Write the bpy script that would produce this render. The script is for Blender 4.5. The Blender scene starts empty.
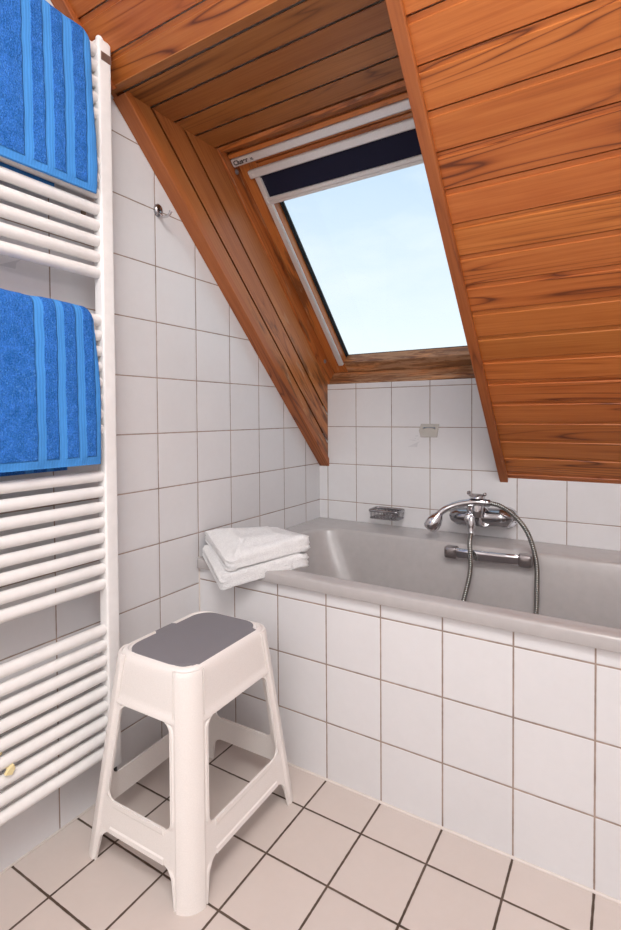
import bpy, math, random
from mathutils import Vector, Matrix, noise as mnoise
random.seed(7)
PI = math.pi
scene = bpy.context.scene
COL = scene.collection

# ------------------------------------------------------------------ helpers
class MB:
    """collects geometry for ONE mesh; gc = grain coordinates, tint = per-board tone"""
    def __init__(s):
        s.v = []; s.f = []; s.gc = []; s.tint = []
    def add(s, verts, faces, gc=None, tint=0.5):
        b = len(s.v)
        s.v += [tuple(v) for v in verts]
        s.f += [tuple(b + i for i in f) for f in faces]
        s.gc += [tuple(g) for g in gc] if gc else [(0, 0, 0)] * len(verts)
        s.tint += [tint] * len(verts)
    def build(s, name, mat, parent=None, smooth=None):
        me = bpy.data.meshes.new(name)
        me.from_pydata(s.v, [], s.f)
        a = me.attributes.new('gc', 'FLOAT_VECTOR', 'POINT')
        a.data.foreach_set('vector', [c for g in s.gc for c in g])
        t = me.attributes.new('tint', 'FLOAT', 'POINT')
        t.data.foreach_set('value', s.tint)
        me.materials.append(mat)
        me.update()
        import bmesh
        bm = bmesh.new(); bm.from_mesh(me)
        bmesh.ops.recalc_face_normals(bm, faces=bm.faces)
        bm.to_mesh(me); bm.free()
        if smooth is not None:
            for p in me.polygons: p.use_smooth = True
            me.set_sharp_from_angle(angle=math.radians(smooth))
        o = bpy.data.objects.new(name, me)
        COL.objects.link(o)
        if parent: o.parent = parent
        return o

def tag(o, label, cat, group=None):
    o['label'] = label; o['category'] = cat
    if group: o['group'] = group
    return o
def structure(o, label=None, cat=None):
    o['kind'] = 'structure'
    if label: o['label'] = label
    if cat: o['category'] = cat
    return o
def thing(name, label, cat, loc=(0, 0, 0), group=None):
    o = bpy.data.objects.new(name, None); COL.objects.link(o)
    o.empty_display_size = 0.05
    o.location = loc
    return tag(o, label, cat, group)
def keep_world(root, loc):
    """parts are modelled in room coordinates; shift their meshes so the thing's origin is at its base"""
    L = Vector(loc)
    for ch in root.children:
        shift(ch, L)
SHIFTED = set()
def shift(o, L):
    if o.type == 'MESH' and o.data.name not in SHIFTED:
        SHIFTED.add(o.data.name)
        o.data.transform(Matrix.Translation(-L))
    for c in o.children: shift(c, L)

BOXF = None
def frame_box(o, ex, ey, ez, ch):
    """chamfered box: o = min corner, ex,ey,ez = full edge vectors"""
    o = Vector(o); ex, ey, ez = Vector(ex), Vector(ey), Vector(ez)
    L = [ex.length, ey.length, ez.length]; A = [ex.normalized(), ey.normalized(), ez.normalized()]
    ch = min(ch, min(L) * .45)
    V = []; idx = {}
    for sx in (0, 1):
        for sy in (0, 1):
            for sz in (0, 1):
                s = (sx, sy, sz)
                for ax in range(3):       # vertex belonging to face ax
                    p = o.copy()
                    for k in range(3):
                        t = s[k] * L[k]
                        if k != ax: t += ch if s[k] == 0 else -ch
                        p += A[k] * t
                    idx[(s, ax)] = len(V); V.append(p)
    F = []
    for ax in range(3):
        u, w = [(1, 2), (2, 0), (0, 1)][ax]
        for side in (0, 1):
            q = []
            for (a, b) in ((0, 0), (1, 0), (1, 1), (0, 1)):
                s = [0, 0, 0]; s[ax] = side; s[u] = a; s[w] = b
                q.append(idx[(tuple(s), ax)])
            F.append(q if side else q[::-1])
    for ax in range(3):                    # edges along axis ax
        u, w = [(1, 2), (2, 0), (0, 1)][ax]
        for a in (0, 1):
            for b in (0, 1):
                s0 = [0, 0, 0]; s0[u] = a; s0[w] = b; s1 = list(s0); s1[ax] = 1
                s0, s1 = tuple(s0), tuple(s1)
                F.append([idx[(s0, u)], idx[(s1, u)], idx[(s1, w)], idx[(s0, w)]])
    for s in [(a, b, c) for a in (0, 1) for b in (0, 1) for c in (0, 1)]:
        F.append([idx[(s, 0)], idx[(s, 1)], idx[(s, 2)]])
    return V, F
def board(mb, o, ex, ey, ez, ch=.0015, along=0, tint=None):
    """box with wood grain running along edge number `along`"""
    V, F = frame_box(o, ex, ey, ez, ch)
    E_ = [Vector(ex).normalized(), Vector(ey).normalized(), Vector(ez).normalized()]
    al = E_[along]; ac = E_[(along + 1) % 3]; th = E_[(along + 2) % 3]
    r = Vector((random.uniform(0, 50), random.uniform(0, 50), random.uniform(0, 50)))
    gc = [(v.dot(al) + r.x, v.dot(ac) + r.y, v.dot(th) + r.z) for v in V]
    mb.add(V, F, gc, random.random() if tint is None else tint)
def box(mb, lo, hi, ch=.001, along=0, tint=None):
    lo = Vector(lo); d = Vector(hi) - lo
    board(mb, lo, (d.x, 0, 0), (0, d.y, 0), (0, 0, d.z), ch, along, tint)

def loft(mb, rings, closed=True, cap0=False, cap1=False, loop=False):
    n = len(rings[0]); V = [p for r in rings for p in r]; F = []
    R = len(rings)
    for i in range(R if loop else R - 1):
        j = (i + 1) % R
        for k in range(n if closed else n - 1):
            l = (k + 1) % n
            F.append((i * n + k, i * n + l, j * n + l, j * n + k))
    if cap0: F.append(tuple(range(n - 1, -1, -1)))
    if cap1: F.append(tuple((R - 1) * n + k for k in range(n)))
    mb.add(V, F)
def frames(pts):
    pts = [Vector(p) for p in pts]; T = []
    for i in range(len(pts)):
        a = pts[max(0, i - 1)]; b = pts[min(len(pts) - 1, i + 1)]
        T.append((b - a).normalized())
    up = Vector((0, 0, 1)) if abs(T[0].z) < .9 else Vector((1, 0, 0))
    N = [(up - T[0] * up.dot(T[0])).normalized()]
    for i in range(1, len(pts)):
        v = N[-1] - T[i] * N[-1].dot(T[i]); N.append(v.normalized())
    return pts, T, N
def tube(mb, pts, r, seg=12, cap=True, flat=1.0):
    pts, T, N = frames(pts); rings = []
    for i, p in enumerate(pts):
        B = T[i].cross(N[i]); rr = r[i] if isinstance(r, (list, tuple)) else r
        rings.append([p + (N[i] * math.cos(2 * PI * k / seg) * flat + B * math.sin(2 * PI * k / seg)) * rr for k in range(seg)])
    loft(mb, rings, True, cap, cap)
def lathe(mb, o, axis, prof, seg=24, sx=1.0, sy=1.0, ref=None):
    """prof: list of (height along axis, radius)"""
    o = Vector(o); ax = Vector(axis).normalized()
    ref = Vector(ref) if ref else (Vector((0, 0, 1)) if abs(ax.z) < .9 else Vector((1, 0, 0)))
    u = (ref - ax * ref.dot(ax)).normalized(); w = ax.cross(u)
    rings = [[o + ax * h + (u * math.cos(2 * PI * k / seg) * sx + w * math.sin(2 * PI * k / seg) * sy) * max(r, 1e-5) for k in range(seg)] for h, r in prof]
    loft(mb, rings, True, True, True)
def spline(P, n=8):
    P = [Vector(p) for p in P]; out = []
    for i in range(len(P) - 1):
        p0 = P[max(0, i - 1)]; p1 = P[i]; p2 = P[i + 1]; p3 = P[min(len(P) - 1, i + 2)]
        for k in range(n):
            t = k / n
            out.append(.5 * ((2 * p1) + (p2 - p0) * t + (2 * p0 - 5 * p1 + 4 * p2 - p3) * t * t + (3 * p1 - p0 - 3 * p2 + p3) * t ** 3))
    out.append(P[-1]); return out
def rrect(cx, cy, hx, hy, r, z, n=8):
    r = min(r, hx * .999, hy * .999); out = []
    for (sx, sy, a0) in ((1, 1, 0), (-1, 1, PI / 2), (-1, -1, PI), (1, -1, 1.5 * PI)):
        for k in range(n + 1):
            a = a0 + (PI / 2) * k / n
            out.append(Vector((cx + sx * (hx - r) + r * math.cos(a), cy + sy * (hy - r) + r * math.sin(a), z)))
    return out
def prism(mb, poly, nrm, th):
    """poly: planar list of 3D points, extruded by th along nrm"""
    d = Vector(nrm).normalized() * th; n = len(poly)
    V = [Vector(p) for p in poly] + [Vector(p) + d for p in poly]
    F = [tuple(range(n - 1, -1, -1)), tuple(range(n, 2 * n))] + [(i, (i + 1) % n, n + (i + 1) % n, n + i) for i in range(n)]
    mb.add(V, F)
def lerp(a, b, t): return a + (b - a) * t
def sstep(a, b, x):
    t = max(0, min(1, (x - a) / (b - a))); return t * t * (3 - 2 * t)

# ------------------------------------------------------------------ node helper
class NT:
    def __init__(s, name):
        s.m = bpy.data.materials.new(name); s.m.use_nodes = True
        s.t = s.m.node_tree; s.t.nodes.clear()
        s.out = s.n('ShaderNodeOutputMaterial')
    def n(s, typ, **kw):
        nd = s.t.nodes.new(typ)
        for k, v in kw.items(): setattr(nd, k, v)
        return nd
    def l(s, a, b): s.t.links.new(a, b)
    def val(s, sock, v):
        if hasattr(v, 'node'): s.l(v, sock)
        else: sock.default_value = v
    def math(s, op, a, b=None, c=None, clamp=False):
        nd = s.n('ShaderNodeMath', operation=op, use_clamp=clamp)
        s.val(nd.inputs[0], a)
        if b is not None: s.val(nd.inputs[1], b)
        if c is not None: s.val(nd.inputs[2], c)
        return nd.outputs[0]
    def mix(s, f, a, b, blend='MIX'):
        nd = s.n('ShaderNodeMix', data_type='RGBA', blend_type=blend)
        s.val(nd.inputs[0], f); s.val(nd.inputs[6], a); s.val(nd.inputs[7], b)
        return nd.outputs[2]
    def rng(s, x, a, b, c=0., d=1., smooth=False):
        nd = s.n('ShaderNodeMapRange')
        if smooth: nd.interpolation_type = 'SMOOTHSTEP'
        s.val(nd.inputs[0], x)
        for i, v in enumerate((a, b, c, d)): s.val(nd.inputs[1 + i], v)
        return nd.outputs[0]
    def noise(s, vec, scale=5., detail=3., rough=.5, dist=0.):
        nd = s.n('ShaderNodeTexNoise'); s.l(vec, nd.inputs['Vector'])
        nd.inputs['Scale'].default_value = scale; nd.inputs['Detail'].default_value = detail
        nd.inputs['Roughness'].default_value = rough; nd.inputs['Distortion'].default_value = dist
        return nd.outputs['Fac']
    def mapping(s, vec, scale, loc=(0, 0, 0)):
        nd = s.n('ShaderNodeMapping'); s.l(vec, nd.inputs[0])
        nd.inputs['Scale'].default_value = scale; nd.inputs['Location'].default_value = loc
        return nd.outputs[0]
    def bump(s, h, strength=.3, dist=.002):
        nd = s.n('ShaderNodeBump'); s.l(h, nd.inputs['Height'])
        nd.inputs['Strength'].default_value = strength; nd.inputs['Distance'].default_value = dist
        return nd.outputs[0]
    def pbsdf(s, col, rough=.5, metal=0., spec=.5, normal=None, **kw):
        p = s.n('ShaderNodeBsdfPrincipled')
        s.val(p.inputs['Base Color'], col if hasattr(col, 'node') else (*col, 1))
        s.val(p.inputs['Roughness'], rough); s.val(p.inputs['Metallic'], metal)
        p.inputs['Specular IOR Level'].default_value = spec
        if normal is not None: s.l(normal, p.inputs['Normal'])
        for k, v in kw.items(): p.inputs[k].default_value = v
        s.l(p.outputs[0], s.out.inputs[0]); return p
    def obj(s):
        return s.n('ShaderNodeTexCoord').outputs['Object']
C4 = lambda c: (*c, 1)

def tile_mat(name, axes, off, base, grout, gw, pitch=.15, gloss=.28, special=None, var=.03):
    """square glazed tiles on the two axes, grout lines through `off`"""
    t = NT(name); co = t.obj(); sep = t.n('ShaderNodeSeparateXYZ'); t.l(co, sep.inputs[0])
    g = []; cells = []
    for ax, o_ in zip(axes, off):
        c = sep.outputs[ax]
        if special and ax == axes[0]:
            c = t.math('SUBTRACT', c, t.math('MULTIPLY', t.math('LESS_THAN', c, special[0]), special[1]))
        u = t.math('DIVIDE', t.math('SUBTRACT', c, o_), pitch)
        g.append(t.math('MULTIPLY', t.math('PINGPONG', u, .5), pitch)); cells.append(t.math('FLOOR', u))
    d = t.math('MINIMUM', g[0], g[1])
    wob = t.math('MULTIPLY', t.math('SUBTRACT', t.noise(co, 60, 2), .5), gw * .35)
    d2 = t.math('ADD', d, wob)
    mask = t.rng(d2, gw * .42, gw * .62)
    hgt = t.rng(d, gw * .3, gw * .3 + .003, smooth=True)
    cv = t.n('ShaderNodeCombineXYZ'); t.l(cells[0], cv.inputs[0]); t.l(cells[1], cv.inputs[1])
    wn = t.n('ShaderNodeTexWhiteNoise', noise_dimensions='3D'); t.l(cv.outputs[0], wn.inputs['Vector'])
    n1 = t.noise(co, 9, 4, .6); n2 = t.noise(co, 45, 4, .65, .6)
    v = t.math('ADD', t.math('MULTIPLY', t.math('SUBTRACT', wn.outputs['Value'], .5), var),
               t.math('ADD', t.math('MULTIPLY', t.math('SUBTRACT', n1, .5), .07), t.math('MULTIPLY', t.math('SUBTRACT', n2, .5), .05)))
    hsv = t.n('ShaderNodeHueSaturation'); hsv.inputs['Color'].default_value = C4(base)
    t.l(t.math('ADD', v, 1.0), hsv.inputs['Value'])
    speck = t.rng(t.noise(co, 130, 2, .5), .70, .76)
    col = t.mix(t.math('MULTIPLY', speck, .05), hsv.outputs[0], C4([c * .6 for c in base]))
    gcol = t.mix(t.rng(t.noise(co, 14, 3), .35, .65), C4(grout), C4([min(1, c * 1.45 + .02) for c in grout]))
    col = t.mix(mask, gcol, col)
    rough = t.rng(mask, 0, 1, .9, gloss)
    hh = t.math('ADD', hgt, t.math('MULTIPLY', n2, .06))
    t.pbsdf(col, rough, 0, .5, t.bump(hh, .55, .0012))
    return t.m

def wood_mat(name, light, mid, dark, rough=.36, wear=0.0, coarse=1.0, wz=(1.5, .75)):
    t = NT(name)
    a = t.n('ShaderNodeAttribute', attribute_name='gc').outputs['Vector']
    tint = t.n('ShaderNodeAttribute', attribute_name='tint').outputs['Fac']
    big = t.noise(t.mapping(a, (.85, 13 * coarse, 13 * coarse)), 1.0, 1.5, .4, .15)
    rings = t.math('PINGPONG', t.math('MULTIPLY', big, 13.0), 1.0)
    rings = t.math('POWER', rings, 3.0)
    fine = t.noise(t.mapping(a, (5, 190, 190)), 1.0, 4, .6)
    mot = t.noise(t.mapping(a, (2.5, 14, 14)), 1.0, 3, .55)
    thin = t.math('POWER', t.math('PINGPONG', t.math('MULTIPLY', big, 30.0), 1.0), 5.0)
    patch = t.rng(t.noise(t.mapping(a, (.7, 5, 5), (3, 9, 2)), 1.0, 2, .5), .46, .62)
    med = t.noise(t.mapping(a, (3, 70, 70)), 1.0, 3, .6)
    rings = t.math('MULTIPLY', thin, patch)
    f = t.math('ADD', t.math('MULTIPLY', rings, .55), t.math('ADD', t.math('MULTIPLY', fine, .44), t.math('ADD', t.math('MULTIPLY', mot, .34), t.math('MULTIPLY', med, .30))))
    ramp = t.n('ShaderNodeValToRGB'); cr = ramp.color_ramp
    cr.elements[0].position = .36; cr.elements[0].color = C4(light)
    cr.elements[1].position = 1.02; cr.elements[1].color = C4(dark)
    e = cr.elements.new(.62); e.color = C4(mid)
    t.l(f, ramp.inputs[0])
    hsv = t.n('ShaderNodeHueSaturation'); t.l(ramp.outputs[0], hsv.inputs['Color'])
    t.l(t.rng(tint, 0, 1, .88, 1.10), hsv.inputs['Value'])
    t.l(t.rng(t.math('FRACT', t.math('MULTIPLY', tint, 7.3)), 0, 1, .497, .503), hsv.inputs['Hue'])
    col = hsv.outputs[0]; rg = t.math('ADD', t.math('MULTIPLY', fine, .16), rough - .06)
    if wear > 0:
        z = t.n('ShaderNodeSeparateXYZ'); t.l(t.obj(), z.inputs[0])
        lo = t.rng(z.outputs[2], wz[0], wz[1])
        st = t.noise(t.mapping(a, (4, 26, 26)), 1.0, 5, .65, .4)
        thr = t.math('SUBTRACT', .725, t.math('MULTIPLY', lo, .26 * wear))
        dk = t.rng(t.math('SUBTRACT', st, thr), 0, .10)
        col = t.mix(t.math('MULTIPLY', dk, .68), col, C4((.085, .032, .016)))
        st2 = t.noise(t.mapping(a, (6, 34, 34), (7, 3, 1)), 1.0, 5, .65, .4)
        pl_ = t.rng(t.math('SUBTRACT', st2, t.math('SUBTRACT', .745, t.math('MULTIPLY', lo, .22 * wear))), 0, .08)
        col = t.mix(t.math('MULTIPLY', pl_, .60), col, C4((.56, .33, .19)))
        rg = t.math('ADD', rg, t.math('MULTIPLY', pl_, .3))
    t.pbsdf(col, rg, 0, .45, t.bump(t.math('ADD', fine, t.math('MULTIPLY', rings, .5)), .12, .001))
    return t.m
def plain(name, col, rough=.4, metal=0., spec=.5, nscale=None, nstr=.1, **kw):
    t = NT(name); nm = None; c = col
    n = t.noise(t.obj(), nscale or 40, 3)
    c = t.mix(t.rng(n, .3, .7), C4([x * .965 for x in col]), C4([min(1, x * 1.03) for x in col]))
    if nscale: nm = t.bump(n, nstr, .0008)
    t.pbsdf(c, rough, metal, spec, nm, **kw); return t.m

TILE_W = (.70, .69, .70); GROUT_W = (.25, .185, .15)
M_left = tile_mat('left wall tiles', (1, 2), (-.0019, -.014), TILE_W, GROUT_W, .0029)
M_back = tile_mat('back wall tiles', (0, 2), (.1689, -.0133), TILE_W, GROUT_W, .0027, special=(.10, .0207))
M_bath = tile_mat('bath panel tiles', (0, 2), (.135, -.0018), TILE_W, GROUT_W, .0033)
M_floor = tile_mat('floor tiles', (0, 1), (.135, -.1101), (.60, .525, .485), (.060, .037, .024), .0046, gloss=.32, var=.05)
M_right = tile_mat('right wall tiles', (1, 2), (0, 0), TILE_W, GROUT_W, .0029)
M_plank = wood_mat('cedar planks', (.59, .198, .046), (.45, .124, .024), (.15, .035, .008))
M_reveal = wood_mat('brown cedar planks', (.46, .175, .05), (.34, .115, .03), (.15, .045, .013))
M_cheek = wood_mat('cheek boards', (.52, .195, .058), (.39, .125, .034), (.16, .045, .013), wear=1.0, wz=(1.75, .85))
M_trim = wood_mat('red brown trim', (.44, .140, .037), (.33, .092, .023), (.16, .040, .011), wear=.5)
M_frame = wood_mat('window pine', (.62, .22, .06), (.48, .145, .033), (.22, .06, .014), rough=.3, wear=.75, wz=(1.55, 1.08))
M_sill = wood_mat('weathered sill', (.70, .36, .17), (.54, .23, .085), (.20, .065, .022), wear=1.25, wz=(1.9, 1.1))
M_alu = plain('brushed aluminium', (.76, .75, .74), .42, .35, .5, 300, .06)
M_navy = plain('navy blind cloth', (.012, .013, .032), .8, 0, .2, 600, .2)
M_black = plain('black rubber seal', (.012, .014, .017), .5)
M_chrome = plain('polished chrome', (.64, .64, .665), .07, 1.0)
M_chrome_dull = plain('worn chrome', (.36, .355, .37), .16, 1.0, .5, 60, .05)
M_hose = plain('ribbed hose metal', (.33, .335, .32), .22, 1.0)
M_darkchrome = plain('smoked chrome end', (.30, .27, .27), .24, .8)
M_enamel = plain('grey bath enamel', (.44, .415, .41), .24, 0, .5)
M_white = plain('white radiator lacquer', (.82, .805, .795), .30, 0, .5)
M_plastic = plain('cream white plastic', (.80, .755, .725), .40, 0, .45, 500, .05)
M_pad = plain('grey ribbed pad', (.205, .195, .212), .75, 0, .3, 900, .4)
M_sili = plain('silicone joint', (.66, .60, .56), .5)
M_badge = plain('brown metal badge', (.27, .19, .16), .35, .6)
M_ink = plain('black ink', (.02, .018, .018), .6)
M_whiteink = plain('white print', (.85, .83, .80), .6)
M_clip = plain('pale yellow plastic', (.78, .66, .36), .5)
M_plate = plain('yellowed clear plate', (.74, .70, .64), .2, 0, .5, **{'Transmission Weight': .35})
M_res = plain('grey glue residue', (.60, .595, .61), .4)
M_screw = plain('zinc screw', (.33, .38, .45), .35, .8)
M_brass = plain('dull screw', (.35, .27, .2), .4, .7)
M_paint = plain('white painted wall', (.78, .76, .74), .7)

def glass_mat():
    t = NT('window glass')
    tr = t.n('ShaderNodeBsdfTransparent'); gl = t.n('ShaderNodeBsdfGlossy'); gl.inputs['Roughness'].default_value = .02
    tr.inputs[0].default_value = (.97, .985, .98, 1)
    lw = t.n('ShaderNodeLayerWeight'); lw.inputs[0].default_value = .5
    mx = t.n('ShaderNodeMixShader'); t.l(t.math('ADD', t.math('MULTIPLY', t.math('POWER', lw.outputs['Facing'], 5.0), .75), .02), mx.inputs[0]); t.l(tr.outputs[0], mx.inputs[1]); t.l(gl.outputs[0], mx.inputs[2])
    t.l(mx.outputs[0], t.out.inputs[0]); return t.m
M_glass = glass_mat()

def terry(name, base, light, bands, hem, lo=.62):
    """terry cloth; bands = list of (y0,y1) smooth woven stripes, hem = (z of the bottom hem)"""
    t = NT(name); co = t.obj(); sep = t.n('ShaderNodeSeparateXYZ'); t.l(co, sep.inputs[0])
    y = sep.outputs[1]; z = sep.outputs[2]
    wob = t.math('MULTIPLY', t.math('SUBTRACT', t.noise(co, 22, 3), .5), .006)
    y = t.math('ADD', y, wob); m = None
    for a, b in bands:
        c = (a + b) / 2; h = abs(b - a) / 2
        k = t.rng(t.math('ABSOLUTE', t.math('SUBTRACT', y, c)), h - .0012, h + .0012, 1, 0)
        m = k if m is None else t.math('MAXIMUM', m, k)
    if hem is not None:
        k = t.rng(t.math('ABSOLUTE', t.math('SUBTRACT', z, hem)), .008, .011, 1, 0)
        m = t.math('MAXIMUM', m, k)
    loops = t.noise(co, 330, 3, .7); soft = t.noise(co, 60, 3)
    vo = t.n('ShaderNodeTexVoronoi'); t.l(co, vo.inputs['Vector']); vo.inputs['Scale'].default_value = 420
    pile = t.mix(t.rng(t.math('ADD', t.math('MULTIPLY', loops, .8), t.math('MULTIPLY', soft, .35)), .40, .78), C4([c * lo for c in base]), C4([min(1, c * 1.35 + .05) for c in base]))
    if lo < .9:
        sp = t.rng(t.noise(co, 250, 2, .6), .56, .70)
        pile = t.mix(t.math('MULTIPLY', sp, .55), pile, C4((.13, .38, .84)))
    rib = t.math('PINGPONG', t.math('MULTIPLY', y, 330), 1.0)
    band = t.mix(t.math('MULTIPLY', rib, .35), C4(light), C4([c * .72 for c in light]))
    col = t.mix(m, pile, band)
    h = t.math('ADD', t.math('MULTIPLY', t.math('SUBTRACT', 1.0, m), t.math('ADD', t.math('MULTIPLY', vo.outputs['Distance'], .7), t.math('MULTIPLY', loops, .9))), t.math('MULTIPLY', rib, .1))
    p = t.pbsdf(col, .95, 0, .1, t.bump(h, .9, .004))
    p.inputs['Sheen Weight'].default_value = .12; p.inputs['Sheen Roughness'].default_value = .5
    p.inputs['Sheen Tint'].default_value = C4([min(1, c * 1.5 + .2) for c in base])
    return t.m
BLUE = (.013, .170, .64); LBLUE = (.072, .30, .75)
M_tow1 = terry('blue terry with stripes', BLUE, LBLUE, [(-.557, -.539), (-.514, -.496), (-.471, -.450), (-.422, -.390)], 1.425)
M_tow2 = terry('blue terry striped', BLUE, LBLUE, [(-.543, -.524), (-.497, -.480), (-.453, -.434), (-.410, -.380)], .836)
M_wtow = terry('white terry', (.90, .895, .905), (.9, .89, .9), [(9, 9.1)], None, .93)

# ------------------------------------------------------------------ key dimensions (metres)
DB = .705                      # back wall
XR = 1.75                      # right wall
YF = -2.45                     # wall behind the camera
ZS0 = .717                     # slope height at the back wall
R2 = 2 ** .5
NW = Vector((0, 1, 1)) / R2    # outward normal of the roof slope
SV = Vector((0, -1, 1)) / R2   # up the slope
EX = Vector((1, 0, 0))
O0 = Vector((0, DB, ZS0))
def RP(x, v, w): return O0 + EX * x + SV * v + NW * w     # roof coordinates
ZC = 1.722                     # horizontal lining above the skylight
XT0, XT1 = .713, .740          # trim at the right edge of the recess
ZTOP = 2.42
YTOP = DB + ZS0 - ZTOP         # where the slope meets the flat ceiling
VTOP = (ZTOP - ZS0) * R2
VF = (ZC - ZS0) * R2           # fold line

# ------------------------------------------------------------------ setting
def slab(name, lo, hi, mat, label, cat):
    m = MB(); box(m, lo, hi, .0005); return structure(m.build(name, mat), label, cat)
slab('floor', (-.1, YF - .1, -.08), (XR + .1, DB + .1, 0), M_floor, 'pale beige square floor tiles with dark brown joints', 'floor')
def gable(name, x0, x1, mat, label):
    m = MB(); prism(m, [(x0, YF, 0), (x0, DB + .1, 0), (x0, DB + .1, .96), (x0, DB, 1.055), (x0, DB - 1.36, 2.415), (x0, YF, 2.46)], (1, 0, 0), x1 - x0)
    structure(m.build(name, mat), label, 'wall')
gable('wall_left', -.1, 0, M_left, 'white square tiled wall behind the towel radiator')
slab('wall_back', (0, DB, 0), (XR, DB + .12, 1.058), M_back, 'white square tiled wall behind the bath and tap', 'wall')
gable('wall_right', XR, XR + .1, M_right, 'white tiled wall at the far end of the bath')
slab('wall_front', (-.1, YF - .1, 0), (XR + .1, YF, 2.6), M_paint, 'painted wall behind the viewer', 'wall')
slab('wall_bath', (0, 0, 0), (XR, .03, .4825), M_bath, 'white tiled panel along the front of the bath', 'wall')
slab('ceiling_flat', (-.1, YF, ZTOP), (XR + .1, YTOP + .05, ZTOP + .08), M_paint, 'flat ceiling above the viewer', 'ceiling')
# silicone joints
def joint(name, pts, r, label):
    m = MB(); tube(m, pts, r, 8); structure(m.build(name, M_sili, smooth=60), label, 'trim')
joint('trim_1', [(0, -.001, .0), (XR, -.001, .0)], .0042, 'pale silicone joint at the foot of the bath panel')
joint('trim_2', [(.001, YF, .001), (.001, 0, .001)], .0028, 'pale silicone joint at the foot of the left wall')
joint('trim_3', [(.0005, -.0005, .0), (.0005, -.0005, .515)], .003, 'pale silicone joint between left wall and bath panel')

# planked slope: profile = flat face, small rabbet at the upper edge, dark gap
def planks(mb, P, x0, x1, s0, s1, k0, pitch, flip=False):
    """P(x,s,w) -> point. one plank per pitch from s=k0+i*pitch, clipped to [s0,s1]"""
    i = math.floor((s0 - k0) / pitch)
    while k0 + i * pitch < s1 - 1e-4:
        a = k0 + i * pitch; b = a + pitch; i += 1
        if not flip:
            prof = [(a, .016), (a, .0015), (a + .0015, 0), (b - .0140, 0), (b - .0128, .0030), (b - .0022, .0034), (b - .0022, .016)]
        else:
            prof = [(a + .030, .016), (a + .030, .0024), (a + .0072, .0024), (a + .0066, 0), (b - .001, 0), (b, .0008), (b, .016)]
        prof = [(min(max(s, s0), s1), w) for s, w in prof]
        if prof[-1][0] - prof[0][0] < .002: continue
        r = (random.uniform(0, 50), random.uniform(0, 50), random.uniform(0, 50)); tn = random.random()
        nx = 2
        V = []; gc = []
        for j in range(nx):
            x = lerp(x0, x1, j / (nx - 1))
            for s, w in prof:
                V.append(P(x, s, w)); gc.append((x + r[0], s + r[1], w + r[2]))
        n = len(prof)
        F = [(k, k + 1, n + k + 1, n + k) for k in range(n - 1)]
        F += [tuple(range(n)), tuple(range(2 * n - 1, n - 1, -1)), (0, n, 2 * n - 1, n - 1)]
        mb.add(V, F, gc, tn)
m = MB()
planks(m, RP, XT0 + .005, XR, .0, VTOP, .0325, .0803)
planks(m, RP, 0.0, XT0 + .005, VF, VTOP, .0325, .0803)
sl = structure(m.build('ceiling', M_plank), 'sloping roof lining of orange brown cedar planks', 'ceiling')
m = MB()       # solid roof build-up behind the planks
board(m, RP(XT0 + .012, -.01, .0165), EX * (XR - XT0), SV * (VTOP + .1), NW * .35, .001)
board(m, RP(-.05, VF + .004, .0165), EX * (XT0 + .08), SV * (VTOP + .1 - VF), NW * .05, .001)
structure(m.build('ceiling_roof', M_paint), 'roof build-up behind the plank lining', 'ceiling')
# horizontal lining of the skylight recess (planks along X)
YW = DB - (ZC - ZS0) + .248 * R2            # y where the lining meets the window plane
def PH(x, s, w): return Vector((x, s, ZC + w))
m = MB(); planks(m, PH, 0.0, XT0 + .03, DB + ZS0 - ZC - .002, YW + .03, -.198, .0795, True)
structure(m.build('ceiling_recess', M_reveal), 'horizontal brown plank lining above the skylight', 'ceiling')
m = MB(); box(m, (-.05, DB + ZS0 - ZC + .02, ZC + .0165), (XT0 + .06, YW + .3, ZC + .05)); structure(m.build('ceiling_backing', M_paint), 'backing board over the recess lining', 'ceiling')

# left cheek of the recess: three boards running up the slope in the wall plane
XCH = .040
def cheek_board(mb, w0, w1, x):
    """board clipped by the back wall (y<DB) below and by the lining (z<ZC) above"""
    prof = [(w0 + .028, .012), (w0 + .028, x - .0024), (w0 + .0072, x - .0024), (w0 + .0066, x), (w1 - .001, x), (w1, x - .0008), (w1, .012)]
    r = (random.uniform(0, 50), random.uniform(0, 50), random.uniform(0, 50)); tn = random.random()
    V = []; gc = []
    for end in (0, 1):
        for w, xx in prof:
            v = w - .0 if end == 0 else VF - w
            # lower end: y = DB -> -v+w = 0 ; upper end: z = ZC -> v + w = VF
            p = RP(xx, v, w); V.append(p); gc.append((v + r[0], w + r[1], xx + r[2]))
    n = len(prof)
    F = [tuple(range(n)), tuple(range(2 * n - 1, n - 1, -1))] + [(k, (k + 1) % n, n + (k + 1) % n, n + k) for k in range(n)]
    mb.add(V, F, gc, tn)
m = MB()
for w0, w1 in ((.020, .072), (.072, .152), (.152, .250)): cheek_board(m, w0, w1, XCH)
board(m, RP(.0, -.05, .012), EX * .0118, SV * (VF + .05), NW * .232, .0005, 1)
board(m, RP(.0, .18, .242), EX * .0335, SV * (VF - .36), NW * .10, .0005, 1)
structure(m.build('wall_recess', M_cheek), 'brown boards lining the left side of the skylight recess', 'wall')
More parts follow.
